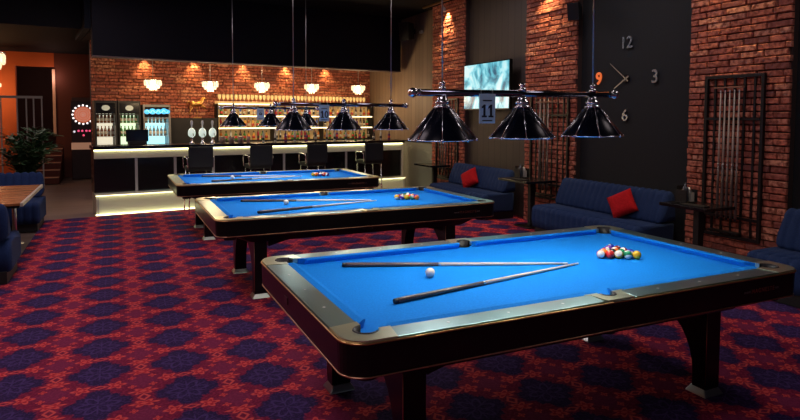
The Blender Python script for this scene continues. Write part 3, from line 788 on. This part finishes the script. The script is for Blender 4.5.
def speaker(loc, rot, label, s_=1.0):
    t = thing('loudspeaker', label, 'speaker', loc); t.rotation_euler = rot
    b = MB(); b.loft([[(-.16*s_, -.13*s_, -.2*s_), (-.16*s_, .13*s_, -.2*s_), (-.16*s_, .13*s_, .2*s_), (-.16*s_, -.13*s_, .2*s_)], [(.1*s_, -.10*s_, -.17*s_), (.1*s_, .10*s_, -.17*s_), (.1*s_, .10*s_, .17*s_), (.1*s_, -.10*s_, .17*s_)]]); b.build('cabinet', 'blackmatt', t)
    b = MB(); b.box(-.168*s_, -.115*s_, -.18*s_, -.161*s_, .115*s_, .18*s_, .003); b.build('grille', 'blacksteel', t)
    b = MB(); b.tube((.1*s_, 0, 0), (.22*s_, 0, 0), .015, n=8); b.box(.21*s_, -.05, -.06, .23*s_, .05, .06); b.build('bracket', 'blacksteel', t)
    return t
speaker((5.92, 6.72, 3.22), (0, -.25, .5), 'black loudspeaker high on the wall beside the middle pillar', .62)
speaker((5.93, 12.2, 3.62), (0, -.1, .5), 'black loudspeaker high on the wall by the bar bulkhead', 1.0)
b = MB(); b.box(-.03, -.05, -.03, .03, .05, .03, .004); tag(b.build('emergency_light', 'greypaint', None, (XW-.035, 12.0, 3.60)), 'small grey box fitting high on the dark wall near the bar', 'wall fitting')

# ------------------------------------------------------------------ bar counter
T = thing('bar_counter', 'long black bar counter with white lit band and glowing step', 'bar counter', BO, A7)
BL = 6.22
b = MB(); b.box(-.02, .05, 1.125, BL+.03, .70, 1.185, .006); b.build('countertop', 'black', T)
b = MB(); b.box(.0, .17, .38, BL, .66, 1.12); b.build('body', 'black', T)
b = MB(); b.box(.0, .125, .965, BL, .168, 1.085, .002); b.build('light_band', 'whitepanel', T)
b = MB(); b.box(.0, .10, 1.098, BL, .16, 1.122); b.build('led_strip', 'led', T)
b = MB(); b.box(.01, .045, .02, BL+.02, .66, .345); b.build('step', 'glowpanel', T)
b = MB(); b.box(-.005, -.0, .346, BL+.03, .168, .368, .003); b.build('step_top', 'whitepanel', T)
b = MB(); b.box(.0, .008, .336, BL+.02, .030, .3455); b.build('step_led_strip', 'led', T)
b = MB(); b.box(.0, .0, 0.006, BL+.03, .044, .019); b.build('base_led_strip', 'led', T)
b = MB(); b.box(-.005, -.012, 0, BL+.03, .20, .006); b.build('step_base', 'whitepanel', T)
for x in (.03, 2.05, 4.1, BL-.02): b = MB(); b.box(x+.005, .030, .02, x+.02, .044, .335); b.build('step_seam', 'greypaint', T)
for x in (.67, 1.33, 2.02, 3.43, 4.83):
    b = MB(); b.box(x-.022, .150, .373, x+.022, .169, .964, .002); b.build('mullion', 'greypaint', T)
b = MB(); b.box(BL+.001, .13, .373, BL+.04, .66, 1.12, .002); b.build('end_panel', 'whitepanel', T)

# bar stools
def make_stool():
    t = thing('bar_stool', 'x', 'bar stool')
    b = MB(); b.box(-.20, -.17, .74, .20, .21, .82, .02); b.build('seat', 'blackmatt', t)
    b = MB(); b.box(-.21, -.22, .80, .21, -.175, 1.17, .015); b.build('backrest', mat('stool_navy', (.003, .004, .008), .7) if 'stool_navy' not in bpy.data.materials else bpy.data.materials['stool_navy'], t)
    for sx in (-1, 1):
        for sy_ in (-1, 1):
            b = MB(); b.tube((sx*.18, .02+sy_*.17, .75), (sx*.21, .02+sy_*.20, 0.0), .011, n=8); b.build('leg', 'chrome', t)
        b = MB(); b.path([(sx*.215, -.16, .80), (sx*.225, -.16, .95), (sx*.225, -.14, .985), (sx*.225, .16, .985), (sx*.225, .19, .95), (sx*.215, .19, .78)], .010, 8); b.build('armrest', 'chrome', t)
    b = MB(); b.path([(-.2, -.17, .30), (.2, -.17, .30), (.2, .21, .30), (-.2, .21, .30)], .009, 8, closed=True); b.build('footrest', 'chrome', t)
    return t
st0 = make_stool()
for i, s_ in enumerate((1.61, 2.70, 3.82, 5.09)):
    o = st0 if i == 0 else copy_tree(st0)
    o.location = bar(s_, -.40); o.rotation_euler = (0, 0, A7-.02)
    o['label'] = 'black square-backed bar stool, %s along the counter' % ('first from the dartboard end', 'second from the dartboard end', 'third from the dartboard end', 'last before the right wall')[i]; o['group'] = 'bar stools'

# beer taps, glasses, register on the counter
def make_tap():
    t = thing('beer_tap', 'x', 'beer tap')
    b = MB(); b.lathe([(.045, 0), (.045, .012), (.022, .03), (.020, .10), (.030, .12)]); b.build('column', 'chrome', t)
    b = MB(); b.lathe([(.030, .12), (.062, .15), (.070, .20), (.062, .25), (.035, .285), (.020, .29)]); b.build('lens', 'tapglow', t)
    b = MB(); b.lathe([(.014, .29), (.012, .33), (.020, .37), (.024, .41), (.012, .44)]); b.build('handle', 'white', t)
    b = MB(); b.path([(0, -.05, .20), (0, -.11, .19), (0, -.13, .15)], .010, 8); b.build('spout', 'chrome', t)
    return t
tp = make_tap()
for i, s_ in enumerate((1.70, 1.90, 2.09)):
    o = tp if i == 0 else copy_tree(tp); o.location = bar(s_, .45, 1.186); o.rotation_euler = (0, 0, A7)
    o['label'] = 'chrome and white beer tap on the bar, %s of three' % ('leftmost', 'middle', 'rightmost')[i]; o['group'] = 'beer taps'
t = thing('cash_register', 'black cash register terminal on the bar beside the fridges', 'register', bar(.75, .52, 1.186), A7)
b = MB(); b.box(-.15, -.1, 0, .15, .12, .06, .005); b.build('base', 'blackmatt', t)
b = MB(); b.box(-.19, -.02, .05, .19, .01, .27, .006); b.build('screen', 'black', t)

def lathe_obj(name, prof, m, n=12, parts=()):
    b = MB(); b.lathe(prof, n=n)
    t = b.build(name, m)
    for nm, pr_, mm in parts:
        b = MB(); b.lathe(pr_, n=n); b.build(nm, mm, t)
    return t
gcol = lambda nm, c, tr=.0: mat(nm, c, .12, trans=tr, spec=.7)
bm1 = [gcol('bottle_amber', (.42, .14, .02)), gcol('bottle_green', (.05, .22, .04)), gcol('bottle_clear', (.62, .62, .55)), gcol('bottle_dark', (.03, .015, .012)), gcol('bottle_gold', (.75, .40, .08)), gcol('bottle_red', (.30, .02, .03)), gcol('bottle_blue', (.05, .10, .35)), gcol('bottle_purple', (.12, .03, .16))]
lab = [mat('label_cream', (.7, .65, .5), .6), mat('label_red', (.5, .05, .04), .6), mat('label_black', (.03, .03, .03), .6)]
shapes = [[(.034, 0), (.037, .01), (.037, .17), (.030, .20), (.014, .225), (.013, .285), (.016, .29)],
          [(.040, 0), (.042, .01), (.042, .14), (.036, .165), (.015, .185), (.014, .245), (.017, .25)],
          [(.030, 0), (.032, .01), (.032, .20), (.022, .235), (.012, .26), (.012, .315), (.014, .32)]]
protos = []
for i, mm in enumerate(bm1):
    sh = shapes[i % 3]; o = lathe_obj('liquor_bottle', sh, mm, 10, (('paper_label', [(sh[1][0]+.001, .05), (sh[1][0]+.001, .12)], lab[i % 3]), ('cap', [(sh[-1][0]+.001, sh[-1][1]-.03), (sh[-1][0]+.001, sh[-1][1]+.006)], lab[(i+1) % 3])))
    o.location = (0, 0, -50); protos.append(o)
used = set()
def place_bottle(i, loc, label, group, scale=1.0):
    o = protos[i]
    if i in used: o = copy_tree(o)
    used.add(i); o.location = loc; o.scale = (scale,)*3
    return tag(o, label, 'bottle', group)

# back shelves with lit panels
T = thing('back_bar_shelving', 'warmly lit bottle shelving on the brick wall behind the bar', 'shelving', BO, A7)
S0, S1 = 2.82, 6.88
b = MB(); b.box(S0, 2.93, 1.10, S1, 2.955, 2.06); b.build('lit_panel', 'backlit', T)
b = MB(); b.box(S0-.03, 2.62, .0, S1, 2.955, 1.14, .004); b.build('cabinet', 'blackmatt', T)
for z in (1.42, 1.70, 1.985):
    b = MB(); b.box(S0, 2.66, z, S1, 2.93, z+.018); sh_ = b.build('shelf', 'greypaint', T)
    b = MB(); b.box(S0, 2.645, z-.006, S1, 2.66, z+.022); b.build('led_edge', mat('shelf_led', (1, .9, .6), .4, emit=(1, .82, .45), es=2.4) if 'shelf_led' not in bpy.data.materials else bpy.data.materials['shelf_led'], sh_)
for s_ in (S0-.02, 4.15, 5.45, S1-.0):
    b = MB(); b.box(s_, 2.66, 1.14, s_+.02, 2.93, 1.985); b.build('divider', 'blackmatt', T)
rb = random.Random(5)
for (zs, rowname) in ((1.142, 'bottom'), (1.439, 'middle'), (1.719, 'upper')):
    n_ = 36; 
    for k in range(n_):
        s_ = S0+.09+(S1-S0-.15)*k/(n_-1)+rb.uniform(-.015, .015)
        if min(abs(s_-q) for q in (4.16, 5.46)) < .055: continue
        i = rb.choice([0, 4, 1, 2, 3, 5, 0, 4, 6, 7] if zs > 1.4 else [1, 1, 4, 2, 7, 0, 3, 5])
        place_bottle(i, bar(s_, 2.80+rb.uniform(-.05, .03), zs), 'liquor bottle on the %s lit shelf behind the bar' % rowname, 'bottles on the %s back shelf' % rowname, .86)
g0 = lathe_obj('wine_glass', [(.033, 0), (.030, .004), (.005, .012), (.004, .09), (.016, .10), (.036, .13), (.040, .17), (.034, .215), (.031, .215), (.036, .17), (.032, .13), (.004, .105)], mat('amberlit_glass', (.9, .75, .45), .1, trans=.35, emit=(1, .65, .25), es=.25), 10)  # amber shelf light put into the glass as tint and glow
tag(g0, 'stemmed glass in the row above the bottle shelves', 'glass', 'glasses in the row above the bottles')
b = MB()
for k in range(40):
    o = g0 if k == 0 else copy_tree(g0); o.location = bar(S0+.06+k*.098, 2.78, 2.004)
# glasses on the counter
g1 = lathe_obj('tumbler', [(.030, 0), (.036, .12), (.033, .12), (.028, .01)], mat('tumbler_glass', (.75, .55, .45), .1, trans=.5), 10)
for k in range(7):
    o = g1 if k == 0 else copy_tree(g1); o.location = bar(2.20+k*.09 + (.0 if k % 2 else .02), .34+.05*(k % 2), 1.186)
    tag(o, 'small tumbler on the bar counter beside the beer taps', 'glass', 'tumblers beside the taps')
rb = random.Random(9)
for k in range(14):
    s_ = 3.1+k*.23; i = rb.choice([7, 1, 2, 2, 3])
    place_bottle(i, bar(s_, .42+rb.uniform(-.06, .06), 1.186), 'bottle standing on the bar counter below the lit shelves', 'bottles on the bar counter', .75)

b = MB(); b.box(1.75, 2.66, .0, 2.785, 2.955, 1.66, .004); tag(b.build('dark_cabinet', 'blackmatt', None, BO, A7), 'tall black cabinet behind the beer taps under the golden horse', 'cabinet')
# golden horse
t = thing('horse_statue', 'small golden prancing horse statue on the black cabinet', 'statue', bar(2.38, 2.82, 1.661), A7)
b = MB(); b.box(-.09, -.03, 0, .09, .03, .02, .003); b.tube((0, 0, .02), (0, 0, .24), .007); b.build('stand', 'bronze', t); t.scale = (.95, 1.3, 1.22)
b = MB(); b.path([(-.15, 0, .28), (-.13, 0, .275), (-.06, 0, .26), (.02, 0, .265), (.09, 0, .285), (.13, 0, .33), (.155, 0, .37), (.18, 0, .375), (.205, 0, .345)], [.018, .04, .044, .040, .043, .032, .024, .022, .012], 12)
for (pp) in ([(.09, .02, .26), (.15, .02, .24), (.17, .02, .18), (.20, .02, .16)], [(.08, -.02, .26), (.13, -.02, .21), (.18, -.02, .22), (.20, -.02, .18)], [(-.12, .02, .26), (-.16, .02, .20), (-.14, .02, .14), (-.18, .02, .08)], [(-.11, -.02, .26), (-.12, -.02, .19), (-.17, -.02, .14), (-.20, -.02, .09)]):
    b.path(pp, [.024, .016, .011, .012], 8)
b.path([(.165, .012, .385), (.16, .014, .405)], [.006, .002], 6); b.path([(.165, -.012, .385), (.16, -.014, .405)], [.006, .002], 6)
b.build('body', 'bronze', t)
b = MB(); b.path([(-.15, 0, .285), (-.19, 0, .31), (-.23, 0, .28), (-.25, 0, .23)], [.012, .016, .012, .004], 8); b.build('tail', 'bronze', t)
b = MB(); b.path([(.15, 0, .395), (.12, 0, .375), (.09, 0, .34), (.07, 0, .315)], [.008, .014, .014, .006], 8); b.build('mane', 'bronze', t)

# fridges
def fridge(s0, s1, top, label, body, glow, es, blue=False):
    t = thing('drinks_fridge', label, 'fridge', bar(s0, 2.40), A7, 'drinks fridges behind the bar')
    w_ = s1-s0; d_ = .45
    b = MB(); b.box(0, 0, 0, .03, d_, top); b.box(w_-.03, 0, 0, w_, d_, top); b.box(.03, d_-.03, 0, w_-.03, d_, top); b.box(.03, 0, 0, w_-.03, d_-.03, .14); b.box(.03, 0, top-.05, w_-.03, d_-.03, top); b.build('cabinet', body, t)
    b = MB(); b.box(.04, d_-.045, .2, w_-.04, d_-.032, top-.26); b.build('lit_back', mat('fridge_light', (.7, .75, .7), .5, emit=glow, es=es), t)
    for z in (1.27, 1.55):
        b = MB(); b.box(.032, .05, z, w_-.032, d_-.05, z+.01); b.build('shelf', 'white', t)
    b = MB(); b.box(.03, .0, top-.27, w_-.03, .03, top-.05, .002); hd = b.build('header', 'black', t)
    b = MB()
    if blue:
        for x, r_, dz in ((.14, .050, -.155), (.34, .062, -.145), (.56, .056, -.15), (.76, .062, -.14), (.89, .045, -.15)):
            b.loft([[(x*w_+r_*1.15*math.cos(2*PI*k/20), -.001-.005*q, top+dz+r_*math.sin(2*PI*k/20)) for k in range(20)] for q in (0, 1)])
        lg = b.build('logo', mat('logo_cyan', (.1, .5, .8), .4, emit=(.02, .36, .75), es=1.1), hd)
        b = MB(); b.path([(w_*(.10+.8*k/24), -.012, top-.15+.030*math.sin(k*1.05)) for k in range(25)], .006, 6)
        b.build('script', mat('logo_pale', (.5, .8, .9), .4, emit=(.35, .8, 1), es=.9), lg)
    else:
        b.lathe([(.07, 0), (.07, .008)], n=18); o = b.build('logo', mat('logo_grey', (.4, .42, .35), .4, emit=(.6, .65, .5), es=.35), hd, (w_/2, -.002, top-.15)); o.rotation_euler = (PI/2, 0, 0)
        o.scale = (1.1, .8, 1)
    b = MB(); b.box(.0, -.035, .15, .035, -.002, top-.275); b.box(w_-.035, -.035, .15, w_, -.002, top-.275); b.box(.035, -.035, .15, w_-.035, -.002, .19); b.box(.035, -.035, top-.30, w_-.035, -.002, top-.275); dr = b.build('door', body, t)
    b = MB(); b.box(w_-.05, -.06, 1.0, w_-.035, -.036, 1.5, .003); b.build('handle', 'steel', dr)
    return t
fridge(.235, .655, 2.02, 'black glass-door drinks fridge nearest the dart machine', 'blackmatt', (.9, .8, .6), .9)
fridge(.675, 1.11, 2.02, 'black glass-door drinks fridge with green bottles, second from the dart machine', 'blackmatt', (.75, .95, .6), 1.2)
fridge(1.16, 1.71, 1.95, 'grey drinks fridge with glowing blue sign and bright blue light', mat('fridge_grey', (.20, .20, .20), .4), (.35, .80, .95), 1.5, True)
bb = [gcol('beer_brown', (.22, .07, .02)), gcol('beer_green', (.06, .25, .05)), gcol('beer_pale', (.25, .35, .40))]
bp_ = [(.028, 0), (.031, .01), (.031, .12), (.022, .155), (.012, .175), (.011, .215), (.014, .22)]
for fi, (a, c, nn, fz) in enumerate(((.275, .615, 5, 'left black'), (.715, 1.07, 5, 'right black'), (1.21, 1.66, 6, 'blue-lit'))):
    base = lathe_obj('beer_bottle', bp_, bb[fi], 10, (('paper_label', [(.032, .04), (.032, .10)], lab[0]),))
    first = True
    for (z, rown) in ((1.281, 'lower'), (1.561, 'upper')):
        for k in range(nn):
            o = base if first else copy_tree(base); first = False
            o.location = bar(a+(c-a)*(k+.5)/nn, 2.55, z)
            tag(o, 'beer bottle on the %s shelf of the %s drinks fridge' % (rown, fz), 'bottle', 'bottles on the %s shelf of the %s fridge' % (rown, fz))

# chandeliers
def make_chandelier(rod):
    t = thing('crystal_chandelier', 'x', 'chandelier')
    b = MB(); b.tube((0, 0, .09), (0, 0, rod), .006, n=8); b.build('hanging_rod', 'steel', t)
    b = MB(); b.lathe([(.155, .062), (.165, .066), (.165, .078), (.02, .092)], n=24); b.build('crown', 'chrome', t)
    b = MB(); b.lathe([(.001, -.10), (.035, -.08), (.05, -.02), (.05, .04), (.02, .06)], n=12); b.build('lamp', 'lampcore', t)
    for (R, z0, z1, n_) in ((.152, .060, -.045, 22), (.115, -.02, -.095, 16), (.06, -.07, -.135, 9)):
        b = MB()
        for k in range(n_):
            a = 2*PI*k/n_; x, y = R*math.cos(a), R*math.sin(a); q = .0135
            b.loft([[(x+q*r_*math.cos(g), y+q*r_*math.sin(g), z) for g in (0, PI/3, 2*PI/3, PI, 4*PI/3, 5*PI/3)] for r_, z in ((.3, z0), (1, z0-.012), (.9, z1+.02), (.15, z1))])
        b.build('crystal_tier', 'crystal', t)
    return t
ch0 = make_chandelier(.92)
for i, s_ in enumerate((1.19, 2.31, 3.42, 4.59, 5.79)):
    o = ch0 if i == 0 else copy_tree(ch0); o.location = bar(s_, 1.4, 2.345+i*.008)
    o['label'] = 'glowing crystal chandelier over the bar, %s from the left' % ('first', 'second', 'third', 'fourth', 'fifth')[i]; o['group'] = 'chandeliers above the bar'
    light('POINT', 'chandelier_light', bar(s_, 1.4, 2.17), 32, (1, .68, .38), .12)
o = copy_tree(ch0); o.location = (-1.68, 10.2, 2.49); o['label'] = 'large crystal chandelier at the left edge above the booth'; o['group'] = 'left chandeliers'; o.scale = (1.4, 1.4, 1.4)
light('POINT', 'chandelier_light', (-1.68, 10.2, 2.17), 1.6, (1, .62, .32), .15)
o = copy_tree(ch0); o.location = (-2.80, 18.0, 2.46); o['label'] = 'smaller crystal chandelier by the orange wall at the left edge'; o['group'] = 'left chandeliers'; o.scale = (1, 1, .9)
light('POINT', 'chandelier_light', (-3.05, 18.1, 2.25), 44, (1, .55, .25), .15)
for i, s_ in enumerate((1.3, 2.35, 3.49, 4.56, 5.66)):
    t = thing('wall_spotlight', 'x', 'spotlight', bar(s_+.05, 2.80, 2.93), A7, 'spotlights along the top of the bar wall')
    t['label'] = 'small spotlight above the brick bar wall, %s from the left' % ('first', 'second', 'third', 'fourth', 'fifth')[i]
    b = MB(); b.lathe([(.02, .045), (.028, .0), (.024, 0), (.01, .03)], n=12); b.build('housing', 'white', t)
    b = MB(); b.tube((0, 0, .04), (0, 0, .37), .006, n=8); b.build('stem', 'white', t)

# dart machine
t = thing('dart_machine', 'black electronic dart machine with ring of lights left of the fridges', 'dart machine', (-.845, 18.3, 0))
b = MB(); b.box(-.29, 0, 0, .29, .45, .80, .01); b.box(-.29, .1, .80, .29, .45, 2.14, .01); b.build('cabinet', mat('dart_cabinet', (.02, .004, .004), .4), t)
b = MB(); b.box(-.29, -.06, .80, .29, .10, .98, .01); b.build('ledge', mat('dart_ledge', (.5, .3, .2), .5, emit=(1, .5, .3), es=.22), t)
b = MB()
def disc(R, y, m_, nm, par, z=1.74):
    b = MB(); b.lathe([(R, 0), (R, .012)], n=32); o = b.build(nm, m_, par, (0, y, z)); o.rotation_euler = (PI/2, 0, 0); return o
d = disc(.30, .095, mat('dart_bezel', (.03, .03, .04), .4), 'bezel', t)
disc(.22, .083, mat('dart_board', (.5, .12, .06), .5, emit=(1, .25, .12), es=.45), 'dartboard', t)
b = MB()
for R in (.06, .12, .17): b.path([(R*math.cos(2*PI*k/28), .069, 1.74+R*math.sin(2*PI*k/28)) for k in range(28)], .005, 6, closed=True)
for k in range(10): a = PI*k/10; b.tube((-.195*math.cos(a), .070, 1.74-.195*math.sin(a)), (.195*math.cos(a), .070, 1.74+.195*math.sin(a)), .002, n=6)
b.build('wire_grid', mat('dart_wire', (.8, .5, .4), .4, emit=(1, .6, .5), es=.3), t)
for k in range(16):
    a = 2*PI*k/16; b = MB(); b.sphere((.252*math.cos(a), .08, 1.74+.252*math.sin(a)), .026, 8); b.build('ring_light', mat('ring_light', (1, 1, 1), .3, emit=(1, .9, .9), es=1.6) if 'ring_light' not in bpy.data.materials else bpy.data.materials['ring_light'], t)
for (x, z, c) in ((-.12, 1.30, (1, .1, .25)), (-.03, 1.30, (1, .1, .25)), (.07, 1.30, (1, .1, .25)), (.15, 1.30, (1, .1, .2)), (0, 1.18, (1, .1, .2)), (-.22, 1.28, (.9, .9, 1))):
    b = MB(); b.sphere((x, .09, z), .028, 8); b.build('button_light', mat('button', c, .3, emit=c, es=.9), t)
b = MB(); b.box(-.27, .05, 2.10, .30, .45, 2.20, .01); b.build('top_sign', mat('dart_top', (.1, .05, .04), .5), t)

# plants behind the left sofa
def plant(loc, label, seed, h=.85, n_=34):
    rnd = random.Random(seed)
    t = thing('potted_fern', label, 'plant', loc)
    b = MB(); b.lathe([(.14, 0), (.19, .30), (.20, .34), (.17, .34), (.16, .30)], n=16); b.build('pot', 'pot', t)
    b = MB()
    for k in range(n_):
        a = rnd.uniform(0, 2*PI); R = rnd.uniform(.22, .56); H = rnd.uniform(.5, 1.0)*h; m_ = 9
        spine = [Vector((math.cos(a)*R*(i/m_)**1.2, math.sin(a)*R*(i/m_)**1.2, .30+H*math.sin(min(1.0, i/m_*1.15)*PI*.55))) for i in range(m_+1)]
        side = Vector((-math.sin(a), math.cos(a), 0))
        b.path(spine, [.006]*m_+[.002], 4)
        for i in range(2, m_+1):
            for sg in (-1, 1):
                l_ = .16*math.sin(PI*(i/(m_+1)))+.05; p = spine[i]; dr = (side*sg + (spine[i]-spine[i-1]).normalized()*.6 + Vector((0, 0, rnd.uniform(-.3, .2)))).normalized()
                q = dr.cross(Vector((0, 0, 1))).normalized()*.028
                vs = [b.bm.verts.new(v) for v in (p, p+dr*l_*.5+q, p+dr*l_, p+dr*l_*.5-q)]
                f = b.bm.faces.new(vs); f.material_index = 0
    b.build('fronds', 'leaf', t)
plant((-1.46, 12.1, 0), 'bushy dark green fern behind the booth sofa, nearest the dark steps', 3, 1.15, 70)
plant((-2.40, 12.4, 0), 'bushy dark green fern behind the booth sofa at the left edge', 4, 1.30, 70)
